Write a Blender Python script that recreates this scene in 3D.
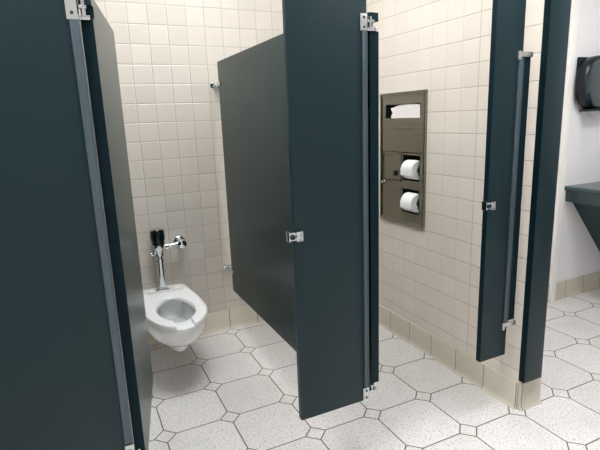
import bpy, bmesh, math
from mathutils import Vector, Matrix
from math import sin, cos, pi, radians

for o in list(bpy.data.objects):
    bpy.data.objects.remove(o, do_unlink=True)
scene = bpy.context.scene
C = scene.collection

# ------------------------------------------------------------------ camera
yaw, pitch, roll = 0.4381, 0.2184, -0.0372
fwd = Vector((sin(yaw)*cos(pitch), cos(yaw)*cos(pitch), -sin(pitch)))
rt = Vector((cos(yaw), -sin(yaw), 0))
up = rt.cross(fwd)
r2 = rt*cos(roll) + up*sin(roll)
u2 = up*cos(roll) - rt*sin(roll)
cam_data = bpy.data.cameras.new('camera')
cam = bpy.data.objects.new('camera', cam_data)
C.objects.link(cam)
cam.matrix_world = Matrix(((r2.x, u2.x, -fwd.x, -1.7751), (r2.y, u2.y, -fwd.y, -2.8826),
                           (r2.z, u2.z, -fwd.z, 1.390), (0, 0, 0, 1)))
cam_data.sensor_width = 36
cam_data.lens = 28.8
cam_data.clip_start = 0.02
scene.camera = cam

# ------------------------------------------------------------------ world, exposure
world = bpy.data.worlds.new('world'); scene.world = world
world.use_nodes = True
world.node_tree.nodes['Background'].inputs[0].default_value = (0.95, 0.97, 1, 1)
world.node_tree.nodes['Background'].inputs[1].default_value = 0.3
vs = scene.view_settings
vs.view_transform = 'Standard'; vs.look = 'None'; vs.gamma = 1; vs.use_curve_mapping = False
vs.exposure = 1.15
CEIL = 2.8
# ceiling fixtures: x, y, half width, half depth, strength
LAMPS = [(-2.3, -2.10, 0.6, 0.15, 13), (-0.3, -2.10, 0.6, 0.15, 13), (0.70, -1.75, 0.12, 0.5, 15),
         (-1.15, -0.85, 0.5, 0.25, 12), (-2.6, -0.55, 0.5, 0.15, 7)]

# ------------------------------------------------------------------ materials
def s2l(c):
    return tuple((v/12.92 if v <= .04045 else ((v+.055)/1.055)**2.4) for v in [x/255 for x in c]) + (1,)

class N:
    def __init__(s, name):
        s.m = bpy.data.materials.new(name); s.m.use_nodes = True
        s.t = s.m.node_tree; s.b = s.t.nodes['Principled BSDF']
    def new(s, t, **k):
        n = s.t.nodes.new(t)
        for a, v in k.items(): setattr(n, a, v)
        return n
    def lk(s, a, b): s.t.links.new(a, b)
    def put(s, sock, v):
        if isinstance(v, (int, float, tuple)): sock.default_value = v
        else: s.lk(v, sock)
    def ma(s, op, a, b=None, c=None):
        n = s.new('ShaderNodeMath', operation=op)
        for i, v in enumerate((a, b, c)):
            if v is not None: s.put(n.inputs[i], v)
        return n.outputs[0]
    def mix(s, f, a, b):
        n = s.new('ShaderNodeMix', data_type='RGBA')
        s.put(n.inputs[0], f); s.put(n.inputs[6], a); s.put(n.inputs[7], b)
        return n.outputs[2]
    def sstep(s, v, a, b, c=0.0, d=1.0):
        n = s.new('ShaderNodeMapRange', interpolation_type='SMOOTHSTEP')
        s.put(n.inputs[0], v)
        for i, x in enumerate((a, b, c, d)): n.inputs[i+1].default_value = x
        return n.outputs[0]
    def pos(s):
        g = s.new('ShaderNodeNewGeometry'); x = s.new('ShaderNodeSeparateXYZ')
        s.lk(g.outputs['Position'], x.inputs[0]); return g, x.outputs
    def bump(s, h, dist, strength=1.0):
        b = s.new('ShaderNodeBump'); b.inputs['Distance'].default_value = dist
        b.inputs['Strength'].default_value = strength
        s.put(b.inputs['Height'], h); s.lk(b.outputs[0], s.b.inputs['Normal'])
    def noise(s, scale, detail=2, vec=None):
        n = s.new('ShaderNodeTexNoise'); n.inputs['Scale'].default_value = scale
        n.inputs['Detail'].default_value = detail
        if vec is not None: s.lk(vec, n.inputs['Vector'])
        return n.outputs[0]

def plain(name, col, rough=.5, metal=0., coat=0., nscale=0, ndist=0, spec=.5, vary=0):
    n = N(name)
    n.b.inputs['Base Color'].default_value = s2l(col)
    n.b.inputs['Roughness'].default_value = rough
    n.b.inputs['Metallic'].default_value = metal
    n.b.inputs['Coat Weight'].default_value = coat
    n.b.inputs['Specular IOR Level'].default_value = spec
    tc = n.new('ShaderNodeTexCoord')
    if nscale: n.bump(n.noise(nscale, 3, tc.outputs['Object']), ndist)
    if vary:
        c = s2l(col)
        n.lk(n.mix(n.sstep(n.noise(vary, 3, tc.outputs['Object']), .3, .7), c, tuple(x*.9 for x in c[:3])+(1,)),
             n.b.inputs['Base Color'])
    return n.m

H = 0.1095
def wall_tile_mat(name, u0x, u0y, col, col2, grout, relief=.0016, tiltk=.45, vgrout=None, clear_y=None):
    n = N(name); g, p = n.pos()
    nx = n.new('ShaderNodeSeparateXYZ'); n.lk(g.outputs['True Normal'], nx.inputs[0])
    isx = n.ma('GREATER_THAN', n.ma('ABSOLUTE', nx.outputs[0]), .7)
    ux = n.ma('DIVIDE', n.ma('SUBTRACT', p[0], u0x), H)
    uy = n.ma('DIVIDE', n.ma('SUBTRACT', p[1], u0y), H)
    u = n.ma('ADD', n.ma('MULTIPLY', uy, isx), n.ma('MULTIPLY', ux, n.ma('SUBTRACT', 1., isx)))
    w = n.ma('DIVIDE', n.ma('SUBTRACT', p[2], 0.1925), H)
    def edge(v):
        f = n.ma('FRACT', n.ma('ADD', v, 100.0))
        return n.ma('MULTIPLY', n.ma('MINIMUM', f, n.ma('SUBTRACT', 1., f)), H)
    d = n.ma('MINIMUM', edge(u), edge(w))
    cv = n.new('ShaderNodeCombineXYZ')
    n.lk(n.ma('FLOOR', n.ma('ADD', u, 100.)), cv.inputs[0]); n.lk(n.ma('FLOOR', w), cv.inputs[1]); n.lk(isx, cv.inputs[2])
    wn = n.new('ShaderNodeTexWhiteNoise'); n.lk(cv.outputs[0], wn.inputs['Vector'])
    tile = n.mix(wn.outputs['Value'], s2l(col), s2l(col2))
    gm = n.sstep(d, .0008, .0019)
    if vgrout:
        dv = n.sstep(edge(u), .0008, .0017)
        if clear_y is not None:
            far = n.ma('GREATER_THAN', n.ma('ABSOLUTE', n.ma('SUBTRACT', p[1], clear_y)), .05)
            vg = n.mix(far, s2l(grout), s2l(vgrout))
        else: vg = s2l(vgrout)
        tile = n.mix(dv, vg, tile); gm = n.sstep(edge(w), .0008, .0019)
    n.lk(n.mix(gm, s2l(grout), tile), n.b.inputs['Base Color'])
    n.lk(n.sstep(d, .0008, .0018, .75, .22), n.b.inputs['Roughness'])
    nz = n.noise(9, 2)
    # every tile tilts and dishes a little
    sep = n.new('ShaderNodeSeparateColor'); n.lk(wn.outputs['Color'], sep.inputs[0])
    fu = n.ma('FRACT', n.ma('ADD', u, 100.)); fw = n.ma('FRACT', n.ma('ADD', w, 100.))
    tilt = n.ma('ADD', n.ma('MULTIPLY', fu, n.ma('SUBTRACT', sep.outputs[0], .5)),
                n.ma('MULTIPLY', fw, n.ma('SUBTRACT', sep.outputs[1], .5)))
    hgt = n.ma('ADD', n.ma('ADD', n.sstep(d, .0008, .005), n.ma('MULTIPLY', tilt, tiltk)), n.ma('MULTIPLY', nz, .4))
    n.bump(hgt, relief)
    return n.m

TILE_R = wall_tile_mat('beige_wall_tile_lit', -1.3897, -1.1286, (219, 210, 198), (215, 206, 194), (152, 142, 128), .0006, .3, (190, 181, 167), -1.1286)  # same tile as the back wall; its brighter light is put into the colour
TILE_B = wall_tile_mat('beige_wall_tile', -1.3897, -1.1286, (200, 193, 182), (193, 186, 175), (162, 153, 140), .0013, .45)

BX0 = -.928      # a joint on the back wall; the sink wall has one at 1.661
def base_tile_mat():
    n = N('tan_cove_base_tile'); g, p = n.pos()
    nx = n.new('ShaderNodeSeparateXYZ'); n.lk(g.outputs['True Normal'], nx.inputs[0])
    isx = n.ma('GREATER_THAN', n.ma('ABSOLUTE', nx.outputs[0]), .7)
    ux = n.ma('DIVIDE', n.ma('SUBTRACT', p[0], n.ma('ADD', BX0, n.ma('ADD', n.ma('MULTIPLY', n.ma('GREATER_THAN', p[0], .2), 1.661-BX0), n.ma('MULTIPLY', n.ma('LESS_THAN', p[1], -1.4), .010-BX0)))), .199)
    uy = n.ma('DIVIDE', n.ma('SUBTRACT', p[1], -.4583), .199)
    u = n.ma('ADD', n.ma('MULTIPLY', uy, isx), n.ma('MULTIPLY', ux, n.ma('SUBTRACT', 1., isx)))
    f = n.ma('FRACT', n.ma('ADD', u, 50.)); d = n.ma('MULTIPLY', n.ma('MINIMUM', f, n.ma('SUBTRACT', 1., f)), .199)
    cv = n.new('ShaderNodeCombineXYZ'); n.lk(n.ma('FLOOR', u), cv.inputs[0]); n.lk(isx, cv.inputs[1])
    wn = n.new('ShaderNodeTexWhiteNoise'); n.lk(cv.outputs[0], wn.inputs['Vector'])
    tile = n.mix(wn.outputs['Value'], s2l((205, 197, 180)), s2l((196, 188, 171)))
    n.lk(n.mix(n.sstep(d, .0012, .0026), s2l((95, 85, 72)), tile), n.b.inputs['Base Color'])
    n.b.inputs['Roughness'].default_value = .3
    n.bump(n.sstep(d, .001, .006), .0015)
    return n.m
BASE = base_tile_mat()

def floor_mat():
    n = N('octagon_and_dot_floor_tile'); g, p = n.pos()
    P, ox, oy, S = .3057, -.9315, -.5549, .050
    def cell(v, o):
        q = n.ma('ADD', n.ma('DIVIDE', n.ma('SUBTRACT', v, o), P), 100.5)
        return q, n.ma('MULTIPLY', n.ma('SUBTRACT', n.ma('FRACT', q), .5), P)
    qx, ax = cell(p[0], ox); qy, ay = cell(p[1], oy)
    ax, ay = n.ma('ABSOLUTE', ax), n.ma('ABSOLUTE', ay)
    dd = n.ma('SUBTRACT', n.ma('ADD', ax, ay), S)            # <0 inside a dot
    inside = n.ma('LESS_THAN', dd, 0.)
    dl = n.ma('MINIMUM', ax, ay)
    dl = n.ma('ADD', dl, n.ma('MULTIPLY', inside, 1.))       # no joints inside the dots
    d = n.ma('MINIMUM', dl, n.ma('MULTIPLY', n.ma('ABSOLUTE', dd), .72))
    cv = n.new('ShaderNodeCombineXYZ')
    n.lk(n.ma('FLOOR', n.ma('ADD', qx, .5)), cv.inputs[0]); n.lk(n.ma('FLOOR', n.ma('ADD', qy, .5)), cv.inputs[1])
    n.lk(inside, cv.inputs[2])
    wn = n.new('ShaderNodeTexWhiteNoise'); n.lk(cv.outputs[0], wn.inputs['Vector'])
    tile = n.mix(wn.outputs['Value'], s2l((228, 225, 223)), s2l((220, 217, 214)))
    geo = g.outputs['Position']
    sp = n.noise(210, 1, geo); sp2 = n.noise(95, 2, geo)
    tile = n.mix(n.sstep(sp, .60, .68, 0, .7), tile, s2l((120, 112, 104)))
    tile = n.mix(n.sstep(sp2, .57, .65, 0, .45), tile, s2l((140, 134, 127)))
    tile = n.mix(n.sstep(n.noise(3.5, 3, geo), .45, .75, 0, .25), tile, s2l((186, 182, 176)))
    n.lk(n.mix(n.sstep(d, .0022, .0036), s2l((104, 95, 86)), tile), n.b.inputs['Base Color'])
    n.lk(n.sstep(d, .001, .003, .85, .42), n.b.inputs['Roughness'])
    n.bump(n.ma('ADD', n.sstep(d, .001, .005), n.ma('MULTIPLY', sp, .15)), .0012)
    return n.m
FLOOR = floor_mat()

PANEL = plain('pebbled_dark_teal_panel', (7, 38, 44), .40, spec=.33, nscale=300, ndist=.0014)
PANEL_SM = plain('dark_teal_panel_inner', (4, 40, 42), .27, spec=.3, nscale=330, ndist=.00025)
EDGE = plain('dark_teal_edge_and_shade', (1, 26, 34), .5, spec=.15)  # dark door edges and closure strip; on two pilaster sides, painted shade
CHROME = plain('polished_chrome', (215, 218, 220), .08, 1., nscale=20, ndist=.0004)
ZINC = plain('satin_zinc_casting', (208, 208, 204), .3, .85, nscale=60, ndist=.0004)
ALU = plain('grey_aluminium_channel', (86, 98, 106), .38, .55, nscale=40, ndist=.0003)
SCREW = plain('dark_screw_head', (70, 72, 74), .4, .7)
BLACK = plain('black_plastic', (6, 18, 22), .30, spec=.4)
DARK = plain('dark_recess_steel', (22, 38, 44), .4, .3)
PORC = plain('white_vitreous_china', (236, 236, 234), .08, coat=.5, spec=.6)
SEAT = plain('white_seat_plastic', (244, 244, 243), .22)
WATER = plain('still_water', (190, 200, 200), .03, spec=.8)
PAPER = plain('white_tissue', (240, 239, 238), .95, nscale=160, ndist=.002)
COVERP = plain('white_cover_paper', (226, 220, 216), .85, nscale=60, ndist=.002)
CARD = plain('brown_card', (150, 120, 90), .9)
PAINT = plain('white_wall_paint', (232, 230, 230), .6, nscale=90, ndist=.0006)
TRIM = plain('white_trim_paint', (238, 236, 230), .4)
CEILM = plain('white_ceiling_board', (232, 231, 228), .9, nscale=160, ndist=.002)
STONE = plain('dark_green_grey_solid_surface', (40, 66, 67), .2, spec=.7, vary=40)
SKIRT = plain('dark_teal_sloped_panel', (16, 48, 54), .35, spec=.4)
SMOKE = plain('smoky_grey_plastic_window', (22, 44, 52), .08, spec=.8, coat=.5)

def steel():
    n = N('brushed_stainless_steel'); tc = n.new('ShaderNodeTexCoord')
    mp = n.new('ShaderNodeMapping'); mp.inputs['Scale'].default_value = (1, 2, 260)
    n.lk(tc.outputs['Object'], mp.inputs[0])
    z = n.noise(6, 3, mp.outputs[0])
    n.lk(n.mix(z, s2l((128, 125, 112)), s2l((150, 147, 134))), n.b.inputs['Base Color'])
    n.b.inputs['Metallic'].default_value = .9
    n.lk(n.sstep(z, .2, .8, .16, .27), n.b.inputs['Roughness'])
    n.bump(z, .0003); return n.m
STEEL = steel()
def lamp_mat(name, k):
    n = N(name); n.b.inputs['Base Color'].default_value = (.9, .9, .9, 1)
    n.b.inputs['Emission Color'].default_value = (.97, .985, 1., 1)
    n.b.inputs['Emission Strength'].default_value = k; return n.m

# ------------------------------------------------------------------ mesh helpers
def BM(): return bmesh.new()
def box(bm, x0, x1, y0, y1, z0, z1, bev=0., seg=2):
    r = bmesh.ops.create_cube(bm, size=1)
    M = Matrix.Translation(((x0+x1)/2, (y0+y1)/2, (z0+z1)/2)) @ Matrix.Diagonal((x1-x0, y1-y0, z1-z0, 1))
    bmesh.ops.transform(bm, matrix=M, verts=r['verts'])
    if bev:
        ed = list({e for v in r['verts'] for e in v.link_edges})
        bmesh.ops.bevel(bm, geom=ed, offset=bev, segments=seg, affect='EDGES', profile=.5)
    return bm
def lathe(bm, prof, n=32, axis='Z', at=(0, 0, 0)):
    """prof: list of (radius, height); closed with caps"""
    rings = []
    for r, h in prof:
        ring = []
        for i in range(n):
            a = 2*pi*i/n; p = (r*cos(a), r*sin(a), h)
            if axis == 'X': p = (p[2], p[0], p[1])
            if axis == 'Y': p = (p[1], p[2], p[0])
            ring.append(bm.verts.new(Vector(p)+Vector(at)))
        rings.append(ring)
    for a, b in zip(rings, rings[1:]):
        for i in range(n): bm.faces.new((a[i], a[(i+1) % n], b[(i+1) % n], b[i]))
    bm.faces.new(rings[0][::-1]); bm.faces.new(rings[-1])
    return bm
def tube(bm, pts, r, n=16):
    pts = [Vector(p) for p in pts]; rings = []
    for k, p in enumerate(pts):
        d = (pts[min(k+1, len(pts)-1)]-pts[max(k-1, 0)]).normalized()
        a = d.orthogonal().normalized() if k == 0 else (pa - d*pa.dot(d)).normalized()
        pa = a; b = d.cross(a)
        rr = r[k] if isinstance(r, (list, tuple)) else r
        rings.append([bm.verts.new(p+(a*cos(2*pi*i/n)+b*sin(2*pi*i/n))*rr) for i in range(n)])
    for a, b in zip(rings, rings[1:]):
        for i in range(n): bm.faces.new((a[i], a[(i+1) % n], b[(i+1) % n], b[i]))
    bm.faces.new(rings[0][::-1]); bm.faces.new(rings[-1]); return bm
def prism(bm, poly, axis, a, b):
    """extrude polygon (list of 2-D points in the two other axes) along axis from a to b"""
    def P(q, t):
        return {'X': (t, q[0], q[1]), 'Y': (q[0], t, q[1]), 'Z': (q[0], q[1], t)}[axis]
    A = [bm.verts.new(P(q, a)) for q in poly]; B = [bm.verts.new(P(q, b)) for q in poly]
    n = len(poly)
    for i in range(n): bm.faces.new((A[i], A[(i+1) % n], B[(i+1) % n], B[i]))
    bm.faces.new(A[::-1]); bm.faces.new(B); return bm
def loft(bm, rings, cap0=True, cap1=True):
    R = [[bm.verts.new(p) for p in r] for r in rings]; n = len(R[0])
    for a, b in zip(R, R[1:]):
        for i in range(n): bm.faces.new((a[i], a[(i+1) % n], b[(i+1) % n], b[i]))
    if cap0: bm.faces.new(R[0][::-1])
    if cap1: bm.faces.new(R[-1])
    return bm

def obj(name, bm, mat, parent=None, shift=None, smooth=True, matr=None):
    if shift is not None: bmesh.ops.translate(bm, vec=-Vector(shift), verts=bm.verts)
    if matr is not None: bmesh.ops.transform(bm, matrix=matr, verts=bm.verts)
    bmesh.ops.recalc_face_normals(bm, faces=bm.faces)
    me = bpy.data.meshes.new(name); bm.to_mesh(me); bm.free()
    me.materials.append(mat)
    if smooth:
        for p in me.polygons: p.use_smooth = True
        me.set_sharp_from_angle(angle=radians(35))
    o = bpy.data.objects.new(name, me); C.objects.link(o)
    if parent is not None: o.parent = parent
    return o
def thing(name, label, cat, loc=(0, 0, 0), rz=0, group=None):
    o = bpy.data.objects.new(name, None); C.objects.link(o)
    o.location = loc; o.rotation_euler = (0, 0, rz); o.empty_display_size = .05
    o['label'] = label; o['category'] = cat
    if group: o['group'] = group
    return o
def struct(name, bm, mat, smooth=False, label=None):
    o = obj(name, bm, mat, smooth=smooth); o['kind'] = 'structure'
    if label: o['label'] = label
    return o
def tag(o, label, cat, group=None):
    o['label'] = label; o['category'] = cat
    if group: o['group'] = group
    return o

# ------------------------------------------------------------------ the room
XL, XR, YF, YB, YS = -3.4, 1.97, -4.2, 0.121, -0.63
struct('floor', box(BM(), XL-.1, XR+.1, YF-.1, YB+.1, -.05, 0), FLOOR, label='octagon and dot speckled off-white floor tiles')
struct('ceiling', box(BM(), XL-.1, XR+.1, YF-.1, YB+.1, CEIL, CEIL+.05), CEILM)
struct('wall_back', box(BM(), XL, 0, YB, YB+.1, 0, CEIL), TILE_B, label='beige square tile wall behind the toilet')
bm = BM()
EY, WT, RB = -1.466, .14, .012
poly = [(0, YB+.1), (0, EY+RB)]
for k in range(1, 6): poly.append((RB-RB*cos(k*pi/12), EY+RB-RB*sin(k*pi/12)))
poly += [(RB, EY), (WT-RB, EY)]
for k in range(1, 6): poly.append((WT-RB+RB*sin(k*pi/12), EY+RB-RB*cos(k*pi/12)))
NY0, NY1, NZ0, NZ1 = -.765, -.362, .760, 1.506      # niche that takes the steel dispenser
end = poly[1:] + [(WT, EY+RB)]
full = poly + [(WT, EY+RB), (WT, YB+.1)]
prism(bm, full, 'Z', 0, NZ0); prism(bm, full, 'Z', NZ1, CEIL)
prism(bm, [(0, NY0)] + end + [(WT, NY0)], 'Z', NZ0, NZ1)
box(bm, 0, WT, NY1, YB+.1, NZ0, NZ1); box(bm, .112, WT, NY0, NY1, NZ0, NZ1)
struct('wall_right', bm, TILE_R, True, label='square tile wall, lightened to cream for the light on it, holding the steel dispenser')
struct('wall_sink', box(BM(), WT, XR, YS, YS+.1, 0, CEIL), PAINT, label='white painted wall beside the counter')
struct('wall_counter', box(BM(), XR, XR+.1, YF, YS+.1, 0, CEIL), PAINT)
struct('wall_front', box(BM(), XL, XR, YF-.1, YF, 0, CEIL), PAINT)
struct('wall_left', box(BM(), XL-.1, XL, YF, YB+.1, 0, CEIL), PAINT)
struct('trim_1', box(BM(), 1.285, 1.335, YS-.022, YS+.0, 0, CEIL, .004), TRIM, label='narrow white vertical strip on the white wall')

def cove_poly(side=1):
    # profile (distance from wall, z): 8 mm tile with eased top and a cove foot
    p = [(0, 0), (.020, 0), (.0195, .003), (.0135, .007), (.0095, .014), (.0075, .026), (.0070, .128), (.005, .133), (.002, .1345), (0, .1345)]
    return p
def base_run_y(name, x, sgn, y0, y1):          # on a wall whose face is at x, profile towards sgn
    struct(name, prism(BM(), [(x+sgn*a, z) for a, z in cove_poly()], 'Y', y0, y1), BASE, True)
def base_run_x(name, y, x0, x1):
    struct(name, prism(BM(), [(y-a, z) for a, z in cove_poly()], 'X', x0, x1), BASE, True)
base_run_x('baseboard_back', YB, XL, -.001)
base_run_x('baseboard_sink', YS, WT, XR-.001)
base_run_y('baseboard_right', 0, -1, EY+.004, YB-.02)
base_run_x('baseboard_end', EY, -.006, WT-.001)
# ------------------------------------------------------------------ ceiling lamps
for (x, y, hx, hy, k) in LAMPS:
    where = {(-2.3, -2.10): 'over the aisle in front of the left stall', (-0.3, -2.10): 'over the aisle in front of the right stall',
             (0.70, -1.75): 'over the floor by the counter', (-1.15, -0.85): 'over the two stalls',
             (-2.6, -0.55): 'over the far left stall'}[(x, y)]
    t = thing('ceiling_light', 'recessed white fluorescent ceiling light ' + where, 'ceiling light', (x, y, CEIL), group='ceiling lights')
    f = BM()
    for a in ((-hx-.03, -hx, -hy-.03, hy+.03), (hx, hx+.03, -hy-.03, hy+.03), (-hx, hx, -hy-.03, -hy), (-hx, hx, hy, hy+.03)):
        box(f, *a, -.03, 0)
    obj('frame', f, TRIM, t, smooth=False)
    obj('diffuser', box(BM(), -hx, hx, -hy, hy, -.02, -.004), lamp_mat('lamp_diffuser', k), t, smooth=False)

# ------------------------------------------------------------------ stall partitions
FY0, FY1 = -1.456, -1.431       # front face and back face of the stall fronts (25 mm panel)
ZB, ZT = .305, 1.735

def screw(bm, x, y, z, r=.0045):
    lathe(bm, [(r, 0), (r, -.002), (r*.6, -.0032)], 12, 'Y', (x, y, z))

def hinge_bits(root, xa, xb, zlo, zhi, fy, shift, plate_w=.027, top=True):
    """zinc plate on the pilaster front and its arm reaching over to the door corner"""
    b = BM(); box(b, xa-plate_w, xa, fy-.004, fy, zlo, zhi, .0015)
    zm = (zlo+zhi)/2
    h = obj('hinge_bracket', b, ZINC, root, shift)
    a = BM()
    if top:
        box(a, xa-.002, xb, fy-.002, fy+.022, zlo, zlo+.012, .002)
        box(a, xa+.004, xb-.006, fy+.002, fy+.018, zlo+.028, zlo+.037, .002)
        tube(a, [((xa+xb)/2, fy+.01, zlo), ((xa+xb)/2, fy+.01, zhi-.006)], .0065, 12)
    else:
        box(a, xa-.002, xb, fy-.002, fy+.022, zlo+.02, zlo+.032, .002)
        tube(a, [((xa+xb)/2, fy+.01, zlo+.012), ((xa+xb)/2, fy+.01, zlo+.05)], .0065, 12)
    obj('hinge_pin', a, CHROME, h, shift)
    for dz in (-.28, .28):
        s = BM(); screw(s, xa-plate_w*.5, fy-.004, zm+dz*(zhi-zlo)); obj('screw', s, SCREW, h, shift)
    return h

def pilaster(label, x0, x1, zb, strip=None, hinges=(), y0=FY0, y1=FY1, keeper=None, bev=.0025, edge=False):
    sh = ((x0+x1)/2, (y0+y1)/2, zb)
    t = thing('pilaster', label, 'pilaster', sh, group='stall front pilasters')
    obj('panel', box(BM(), x0, x1, y0, y1, zb, CEIL, bev), PANEL, t, sh)
    if edge: obj('edge_and_shade_band', box(BM(), x0-.0012, x0, y0+.0015, y1-.0005, zb+.001, CEIL), EDGE, t, sh, smooth=False)  # shade on the left side, painted as a thin darker band
    if strip:
        xs0, xs1, zs0, zs1 = strip
        b = BM(); box(b, xs0, xs1, y0-.003, y0, zs0, zs1, .001)
        box(b, xs0+.002, xs0+.005, y0-.0055, y0-.002, zs0, zs1, .0008)
        box(b, xs1-.0045, xs1-.0015, y0-.006, y0-.002, zs0, zs1, .0008)
        s = obj('edge_strip', b, ALU, t, sh); s['label'] = 'grey aluminium edge strip'
    for (xa, xb, zl, zh, top) in hinges: hinge_bits(t, xa, xb, zl, zh, y0, sh, top=top)
    if keeper:
        kx, kz = keeper
        b = BM()      # U shaped strike wrapped round the pilaster edge
        box(b, kx-.014, kx+.034, y0-.003, y0, kz-.014, kz+.014, .001)
        box(b, kx-.018, kx-.015, y0-.010, y0+.016, kz-.017, kz+.020, .001)
        box(b, kx+.010, kx+.013, y0-.010, y0-.002, kz-.015, kz+.015, .001)
        box(b, kx+.031, kx+.035, y0-.009, y0-.002, kz-.015, kz+.015, .001)
        box(b, kx+.010, kx+.035, y0-.010, y0-.002, kz-.017, kz-.014, .001)
        box(b, kx+.010, kx+.035, y0-.010, y0-.002, kz+.014, kz+.017, .001)
        k = obj('strike', b, CHROME, t, sh); k['label'] = 'chrome door strike'
        obj('bumper', lathe(BM(), [(.009, 0), (.010, -.006), (.007, -.010)], 20, 'Y', (kx-.003, y0-.002, kz)), BLACK, k, sh)
        s = BM(); screw(s, kx+.022, y0-.003, kz, .005); obj('screw', s, ZINC, k, sh)
    return t

pilaster('wide dark teal ceiling-hung stall panel filling the left edge of the view', -2.42, -1.708, ZB,
         (-1.733, -1.709, .425, 1.657), [(-1.712, -1.683, 1.657, 1.73, True), (-1.708, -1.683, .34, .418, False)])
pilaster('dark teal stall panel in the middle, chrome strike at its left, hinges at right', -1.129, -.836, ZB,
         (-.857, -.836, .360, 1.668), [(-.836, -.796, 1.665, 1.718, True), (-.836, -.796, .308, .358, False)], keeper=(-1.135, 1.003))
t3 = pilaster('narrow dark teal stall panel with a latch, hanging left of the tiled wall end', -.251, -.099, ZB,
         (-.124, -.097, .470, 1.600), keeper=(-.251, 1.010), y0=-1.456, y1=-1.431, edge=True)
sh3 = tuple(t3.location)
obj('closure_strip', box(BM(), -.090, -.054, -1.455, -1.433, .470, 1.598, .001), EDGE, t3, sh3)
for z in (1.605, .452):
    b = BM()
    box(b, -.122, -.047, -1.460, -1.433, z-.008, z-.002, .001); box(b, -.122, -.047, -1.460, -1.455, z-.008, z+.012, .001)
    box(b, -.131, -.118, -1.464, -1.455, z-.020, z+.014, .002)
    w = obj('wall_bracket', b, ZINC, t3, sh3)
# end pilaster fixed to the end of the tiled wall
xE0, xE1, yE0, yE1 = -.010, .106, -1.497, EY-.0005
tE = thing('pilaster', 'narrow dark teal stall panel fixed on the tiled wall end beside the white wall', 'pilaster', ((xE0+xE1)/2, yE0, .153), group='stall front pilasters')
obj('panel', box(BM(), xE0, xE1, yE0, yE1, .153, CEIL, .002), PANEL, tE, tuple(tE.location))
obj('edge_and_shade_band', box(BM(), xE0-.0012, xE0, yE0+.0015, yE1, .154, CEIL), EDGE, tE, tuple(tE.location), smooth=False)  # left side darkened by colour to stand for its shade

# doors: hinge at local origin, panel runs along +X, thickness on +Y
def door(label, loc, rz, length, th=.026, zb=.317, zt=1.725, slab=PANEL_SM):
    t = thing('stall_door', label, 'stall door', (loc[0], loc[1], zb), rz, group='stall doors')
    h = zt-zb; n0, n1 = .060, .048
    poly = [(.032, 0), (length, 0), (length, h), (0, h), (0, h-.028), (.032, h-.028), (.032, h-n0), (0, h-n0), (0, n1), (.032, n1)]
    b = prism(BM(), poly, 'Y', 0, th)
    bmesh.ops.recalc_face_normals(b, faces=b.faces)
    obj('panel', b, slab, t, smooth=False)
    e = BM(); box(e, -.0015, .0, .0, th, n1, h-n0); obj('edge_and_shade_band', e, EDGE, t, smooth=False)
    lt = BM(); box(lt, length-.075, length-.012, th, th+.010, .66, .735, .002); tube(lt, [(length-.045, th, .697), (length-.045, th+.02, .697)], .009, 16)
    l = obj('latch', lt, CHROME, t); l['label'] = 'chrome slide latch'
    s = BM(); box(s, length-.012, length+.012, th+.003, th+.008, .69, .706, .001); obj('latch_bolt', s, CHROME, l)
    return t
# left stall door: swung in about 75 degrees; right stall door: swung in square
dx, dy = -1.576+1.676, -.92+1.447
door('dark teal stall door swung inward beside the toilet, its pale lit face showing', (-1.676, -1.447, 0), math.atan2(dy, dx), .552, th=.031)
door('dark teal stall door seen edge-on, swung inward behind the middle panel', (-.786, -1.450, 0), radians(92), .56, th=.036)

def partition(label, x0, x1, ynear, yfar):
    t = thing('stall_partition', label, 'stall partition', ((x0+x1)/2, (ynear+yfar)/2, ZB), group='stall partitions')
    sh = tuple(t.location)
    obj('panel', box(BM(), x0, x1, ynear, yfar, ZB, ZT, .002), PANEL_SM, t, sh, smooth=False)
    for z in (1.607, .440):
        b = BM()
        for s, xx in ((-1, x0), (1, x1)):
            box(b, min(xx, xx+s*.004), max(xx, xx+s*.004), yfar-.035, YB, z-.012, z+.012, .001)
        box(b, x0-.024, x1+.024, YB-.004, YB, z-.013, z+.013, .001)
        box(b, x0-.004, x1+.004, yfar, YB, z+.008, z+.012)
        k = obj('wall_bracket', b, CHROME, t, sh)
        for yy in (yfar-.02, yfar+.03):
            s = BM(); lathe(s, [(.006, 0), (.006, -.004), (.003, -.006)], 12, 'X', (x0-.004, yy, z)); obj('bolt', s, ZINC, k, sh)
    return t
partition('dark green-grey partition between the two stalls, bracketed to the back wall', -.920, -.895, -1.442, .016)
partition('dark partition on the far side of the left stall, behind its door', -1.835, -1.81, -1.442, .016)

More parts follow.
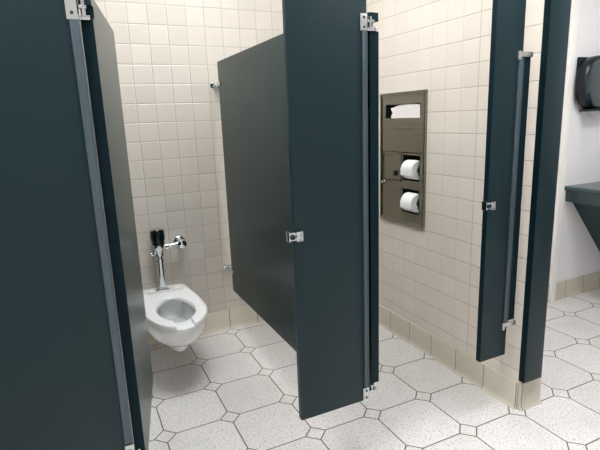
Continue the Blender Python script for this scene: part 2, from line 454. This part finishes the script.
# ------------------------------------------------------------------ toilet
TX = -1.357
TZ = .012
def egg(cx, z, yf, yb, hw, hwr, n=64, pn=8, yc=None):
    z += TZ if z > 0 else 0
    yc = yf+(yb-yf)*.42 if yc is None else yc
    out = []
    for i in range(n):
        t = 2*pi*i/n; s, c = sin(t), cos(t)
        if c >= 0:
            out.append(Vector((cx+hw*s, yc-(yc-yf)*c, z)))
        else:
            k = abs(c)**(2/pn); y = yc+(yb-yc)*k
            m = k*k*(3-2*k); w = hw+(hwr-hw)*m
            out.append(Vector((cx+w*math.copysign(abs(s)**(2/pn), s), y, z)))
    return out
toilet = thing('toilet', 'white wall-hung toilet with an open-front seat in the left stall', 'toilet', (TX, YB, .12))
sh = tuple(toilet.location)
b = BM()
rings = []
for z, yf, yb, hw, hwr in ((.158, -.38, -.22, .040, .045), (.162, -.42, .02, .056, .07), (.182, -.445, .121, .064, .09), (.205, -.452, .121, .072, .115),
                           (.215, -.470, .121, .095, .125), (.232, -.508, .121, .132, .136), (.262, -.552, .121, .150, .144), (.300, -.578, .121, .162, .150), (.335, -.590, .121, .166, .154),
                           (.352, -.592, .121, .167, .154), (.362, -.590, .121, .165, .154), (.367, -.582, .121, .160, .151)):
    rings.append(egg(TX, z, yf, yb, hw, hwr))
rings.append(egg(TX, .367, -.500, -.120, .104, .075, pn=2.6))
rings.append(egg(TX, .358, -.494, -.125, .100, .07))
rings.append(egg(TX, .335, -.492, -.125, .108, .08))
rings.append(egg(TX, .290, -.47, -.135, .104, .078))
rings.append(egg(TX, .245, -.38, -.15, .080, .06))
rings.append(egg(TX, .215, -.33, -.17, .055, .045))
loft(b, rings)
obj('bowl', b, PORC, toilet, sh)
b = BM(); f = b.faces.new([b.verts.new(p) for p in egg(TX, .256, -.395, -.148, .085, .064)]); obj('water', b, WATER, toilet, sh)
# seat: open-front ring built as a swept cross-section
b = BM(); n = 72
outer = egg(TX, 0, -.605, -.005, .165, .146, n=288, yc=-.34, pn=5)
inner = egg(TX, 0, -.530, -.165, .098, .078, n=288, yc=-.34, pn=2.2)
# angular indices: 0 is the front; skip the open gap
gap = 13
oi = [(gap + k*(288-2*gap)/n) for k in range(n+1)]
def at(L, q):
    q = q % 288; i = int(q); f = q-i; return L[i].lerp(L[(i+1) % 288], f)
gi = 23
sec = []
for k in range(n+1):
    o = at(outer, oi[k]); q2 = gi + k*(288-2*gi)/n
    i_ = at(inner, q2)
    d = (i_-o); L = d.length; d.normalize()
    z0, z1 = .369+TZ, .390+TZ
    prof = [(0, z0), (-.0, z0+.006), (.002, z1-.005), (.009, z1-.0005), (L*.5, z1), (L-.008, z1-.002), (L-.001, z1-.009), (L, z0+.002), (L-.006, z0)]
    sec.append([b.verts.new(o+d*a+Vector((0, 0, zz))) for a, zz in prof])
m = len(sec[0])
for A, B in zip(sec, sec[1:]):
    for i in range(m): b.faces.new((A[i], A[(i+1) % m], B[(i+1) % m], B[i]))
b.faces.new(sec[0]); b.faces.new(sec[-1][::-1])
obj('seat', b, SEAT, toilet, sh)
for s in (-1, 1):
    b = BM(); lathe(b, [(.008, -.020), (.010, -.018), (.010, .018), (.008, .020)], 20, 'X', (TX+s*.075, .008, .392))
    obj('seat_hinge', b, SEAT, toilet, sh)
    b = BM(); lathe(b, [(.020, 0), (.020, .008), (.012, .016)], 20, 'X', (0, 0, 0)) if False else box(b, TX+s*.076-.012, TX+s*.076+.012, .07, .12, .2, .22, .002)
    obj('mounting_nut', b, CHROME, toilet, sh)

# flush valve
FX, FYv = -1.358, .045
fv = thing('flush_valve', 'chrome sensor flush valve with black cap on the wall above the toilet', 'flush valve', (FX, FYv, .367))
sh = tuple(fv.location)
obj('sensor_cap', lathe(BM(), [(.034, .672), (.037, .675), (.038, .70), (.042, .704), (.0435, .73), (.042, .752), (.037, .764), (.020, .770), (.004, .771)], 32, 'Z', (FX, FYv, 0)), BLACK, fv, sh)
obj('cap_ring', lathe(BM(), [(.031, .762), (.037, .764), (.036, .770), (.027, .7715)], 32, 'Z', (FX, FYv, 0)), CHROME, fv, sh)
b = BM(); lathe(b, [(.020, .565), (.024, .567), (.024, .582), (.019, .586), (.019, .595), (.026, .603), (.028, .640), (.033, .650), (.036, .655), (.036, .672), (.030, .676)], 32, 'Z', (FX, FYv, 0))
lathe(b, [(.010, -.052), (.014, -.050), (.014, -.036), (.010, -.03), (.010, 0)], 20, 'X', (FX, FYv, .618))
obj('valve_body', b, CHROME, fv, sh)
obj('flush_tube', lathe(BM(), [(.020, .3805), (.020, .382), (.020, .40), (.020, .54), (.020, .563), (.020, .566)], 28, 'Z', (FX, FYv, 0)), CHROME, fv, sh)
obj('spud_flange', lathe(BM(), [(.042, .3805), (.042, .383), (.036, .389), (.025, .393), (.020, .397)], 28, 'Z', (FX, FYv, 0)), CHROME, fv, sh)
b = BM()
tube(b, [(FX+.015, FYv, .655), (FX+.055, FYv, .656), (FX+.10, FYv+.002, .658), (FX+.135, FYv+.012, .659)], [.013, .012, .013, .018], 20)
lathe(b, [(.017, 0), (.020, .004), (.020, .018), (.016, .022)], 24, 'X', (FX+.038, FYv, .656))
obj('supply_pipe', b, CHROME, fv, sh)
b = BM()
lathe(b, [(.016, YB), (.018, .09), (.022, .080), (.027, .070), (.028, .030), (.025, .020), (.012, .012)], 28, 'Y', (FX+.140, 0, .660))
obj('control_stop', b, CHROME, fv, sh)
obj('wall_flange', lathe(BM(), [(.040, YB), (.040, YB-.004), (.034, YB-.013), (.022, YB-.020)], 32, 'Y', (FX+.140, 0, .660)), CHROME, fv, sh)

# ------------------------------------------------------------------ steel dispenser in the tiled wall
Y0, Y1, Z0, Z1 = -.774, -.352, .748, 1.518
dp = thing('washroom_dispenser', 'brushed steel dispenser cabinet set in the tiled wall, holding covers and rolls', 'dispenser', (0, (Y0+Y1)/2, Z0))
sh = tuple(dp.location)
def ring_frame(bm, x0, x1, a0, a1, b0, b1, w):
    # picture-frame with mitred sloping faces: outer rim x0 (wall), inner lip x1
    def q(x, i): return [Vector((x, a0+i, b0+i)), Vector((x, a1-i, b0+i)), Vector((x, a1-i, b1-i)), Vector((x, a0+i, b1-i))]
    loft(bm, [q(x0, 0), q(x1, .001), q(x1-.001, .007), q(x1+.006, w-.006), q(x1+.006, w), q(x0, w)], False, False)
    bm.verts.ensure_lookup_table()
b = BM(); ring_frame(b, -.001, -.016, Y0, Y1, Z0, Z1, .028); obj('frame', b, STEEL, dp, sh, smooth=False)
xf = -.010                                                  # face of the panels
def face(bm, a0, a1, b0, b1, x=xf, th=.003, bev=.0006): return box(bm, x, x+th, a0, a1, b0, b1, bev)
ia, ib, iz0, iz1 = Y0+.027, Y1-.027, Z0+.027, Z1-.027
SY0, SY1, SZ0, SZ1 = -.722, -.402, 1.370, 1.450
LZ = 1.175     # lower edge of upper door
b = BM()
face(b, ia, ib, SZ1, iz1); face(b, ia, ib, LZ+.13, SZ0); face(b, ia, SY0, SZ0, SZ1); face(b, SY1, ib, SZ0, SZ1)
obj('slot_panel', b, STEEL, dp, sh, smooth=False)
b = BM(); face(b, ia, ib, LZ, LZ+.128); obj('upper_door', b, STEEL, dp, sh, smooth=False)
# lower panel with the two roll openings
RY0, RY1 = -.728, -.575
U0, U1, D0, D1 = 1.012, 1.160, .822, .962
b = BM()
for a in ((ia, RY0, iz0, LZ-.004), (RY1, RY1+.012, iz0, LZ-.004), (RY0, RY1, U1, LZ-.004), (RY0, RY1, D1, U0), (RY0, RY1, iz0, D0),
          (RY1+.012, ib, iz0, .995), (RY1+.012, ib, LZ-.016, LZ-.004), (-.376, ib, .995, LZ-.016)): face(b, *a)
obj('roll_panel', b, STEEL, dp, sh, smooth=False)
b = BM(); face(b, -.552, -.384, 1.003, 1.155, x=-.006); face(b, -.560, -.552, .995, 1.16, x=-.013, th=.006)
face(b, -.552, -.384, .9965, 1.001, x=-.013, th=.006); face(b, -.552, -.380, 1.1585, 1.163, x=-.013, th=.006)
fd = obj('disposal_door', b, STEEL, dp, sh, smooth=False)
obj('door_latch', box(BM(), -.020, -.008, -.512, -.497, 1.03, 1.062, .003), BLACK, fd, sh)
obj('lock', lathe(BM(), [(.008, -.010), (.009, -.014), (.009, -.020), (.006, -.023)], 20, 'X', (0, -.378, .980)), CHROME, dp, sh)
# dark recess boxes behind the openings
def recess(name, a0, a1, b0, b1, depth):
    x0, t = -.0095, .003
    r = BM()
    box(r, depth, depth+t, a0-t, a1+t, b0-t, b1+t)
    box(r, xf+.003, depth, a0-t, a0, b0-t, b1+t); box(r, xf+.003, depth, a1, a1+t, b0-t, b1+t)
    box(r, xf+.003, depth, a0, a1, b0-t, b0); box(r, xf+.003, depth, a0, a1, b1, b1+t)
    obj(name, r, DARK, dp, sh, smooth=False)
recess('slot_recess', SY0, SY1, SZ0, SZ1, .05)
recess('roll_recess', RY0, RY1, U0, U1, .09)
recess('roll_recess', RY0, RY1, D0, D1, .09)
# paper seat covers showing in the slot
b = BM(); m = 14
top, low = [], []
for i in range(m+1):
    f = i/m; y = SY0+.002+f*(SY1-SY0-.045)
    top.append((y, SZ1-.012+.012*sin(pi*min(1, f*1.15))-.012*max(0, f-.75)*4*0.8))
low = [(SY1-.062, SZ0+.03), (SY1-.046, SZ0+.012), (SY1-.05, SZ0+.0005), (SY0+.002, SZ0+.0005)]
prism(b, top+low, 'X', -.004, .030)
cvr = obj('seat_cover_paper', b, COVERP, smooth=False)
tag(cvr, 'white folded seat cover paper in the slot at the top of the steel dispenser', 'paper')
def tissue(z, label):
    yc, L, r = -.656, .102, .055
    t = thing('toilet_roll', label, 'toilet roll', (.006, yc, z), group='toilet rolls in the dispenser')
    rr = BM(); prof = [(.019, -L/2+.002), (.019, -L/2), (r-.002, -L/2), (r, -L/2+.002), (r, L/2-.002), (r-.002, L/2), (.019, L/2), (.019, L/2-.002)]
    lathe(rr, prof, 40, 'Y'); obj('paper', rr, PAPER, t)
    c = BM(); lathe(c, [(.0185, -L/2-.0005), (.0185, L/2+.0005)], 24, 'Y'); obj('core', c, CARD, t)
    f = BM(); box(f, -r-.0012, -r+.001, -L/2+.001, L/2-.001, -.03, .012, .0004); obj('loose_sheet', f, PAPER, t)
tissue(1.077, 'upper of the two white toilet rolls in the steel dispenser')
tissue(.886, 'lower of the two white toilet rolls in the steel dispenser')
for z in (1.077, .886):
    b = BM(); box(b, -.014, .07, -.7275, -.722, z-.030, z+.030, .002); lathe(b, [(.014, -.722), (.014, -.712)], 16, 'Y', (.004, 0, z))
    obj('roll_holder', b, BLACK, dp, sh)

# ------------------------------------------------------------------ counter
CX, CYf = 1.382, -3.3
vt = thing('vanity_counter', 'dark green-grey washroom counter with sloped under-panel against the white wall', 'counter', (1.68, -1.9, .29))
sh = tuple(vt.location)
b = BM(); prof = [(CX-.010, .822), (CX-.016, .828), (CX-.018, .837), (CX-.016, .846), (CX-.010, .852), (XR-.001, .852), (XR-.001, .822)]
prism(b, prof, 'Y', CYf, YS); obj('worktop', b, STONE, vt, sh)
b = BM(); box(b, CX, CX+.02, CYf, YS, .741, .822, .001); obj('apron', b, STONE, vt, sh)
b = BM(); prism(b, [(1.455, .822), (1.455, .735), (1.842, .288), (1.862, .300), (1.475, .745), (1.475, .822)], 'Y', CYf, YS-.001); obj('sloped_panel', b, SKIRT, vt, sh)
b = BM(); prism(b, [(1.40, .822), (1.40, .812), (XR-.001, .812), (XR-.001, .822)], 'Y', CYf, YS); obj('sub_top', b, SKIRT, vt, sh)

# ------------------------------------------------------------------ paper towel dispenser
pd = thing('paper_towel_dispenser', 'glossy black oval dispenser with smoky window high on the white wall', 'dispenser', (1.60, YS, 1.36))
sh = tuple(pd.location)
def stadium(cx, cz, hw, hh, y, n=48, p=3.0):
    return [Vector((cx+hw*math.copysign(abs(cos(2*pi*i/n))**(2/p), cos(2*pi*i/n)), y, cz+hh*math.copysign(abs(sin(2*pi*i/n))**(2/p), sin(2*pi*i/n)))) for i in range(n)]
PCX, PCZ = 1.553, 1.552
b = BM(); box(b, PCX-.172, PCX+.172, YS-.02, YS, PCZ+.02, PCZ+.172, .006); obj('back_plate', b, BLACK, pd, sh)
b = BM()
loft(b, [stadium(PCX, PCZ, .185, .165, YS-.012, p=2.5), stadium(PCX, PCZ, .203, .178, YS-.03, p=2.5), stadium(PCX, PCZ, .205, .180, YS-.06, p=2.5), stadium(PCX, PCZ, .198, .174, YS-.085, p=2.5),
         stadium(PCX, PCZ, .188, .165, YS-.094, p=2.5), stadium(PCX, PCZ, .180, .158, YS-.088, p=2.5)])
obj('cover', b, BLACK, pd, sh)
b = BM()
loft(b, [stadium(PCX, PCZ, .182, .160, YS-.087, p=2.5), stadium(PCX, PCZ, .172, .151, YS-.095, p=2.5), stadium(PCX, PCZ, .12, .105, YS-.110, p=2.5), stadium(PCX, PCZ, .03, .03, YS-.113, p=2.5)])
w = obj('window', b, SMOKE, pd, sh); w['label'] = 'smoky translucent window'
b = BM(); box(b, PCX-.12, PCX+.12, YS-.10, YS-.01, PCZ-.186, PCZ-.172, .003); obj('chute', b, BLACK, pd, sh)
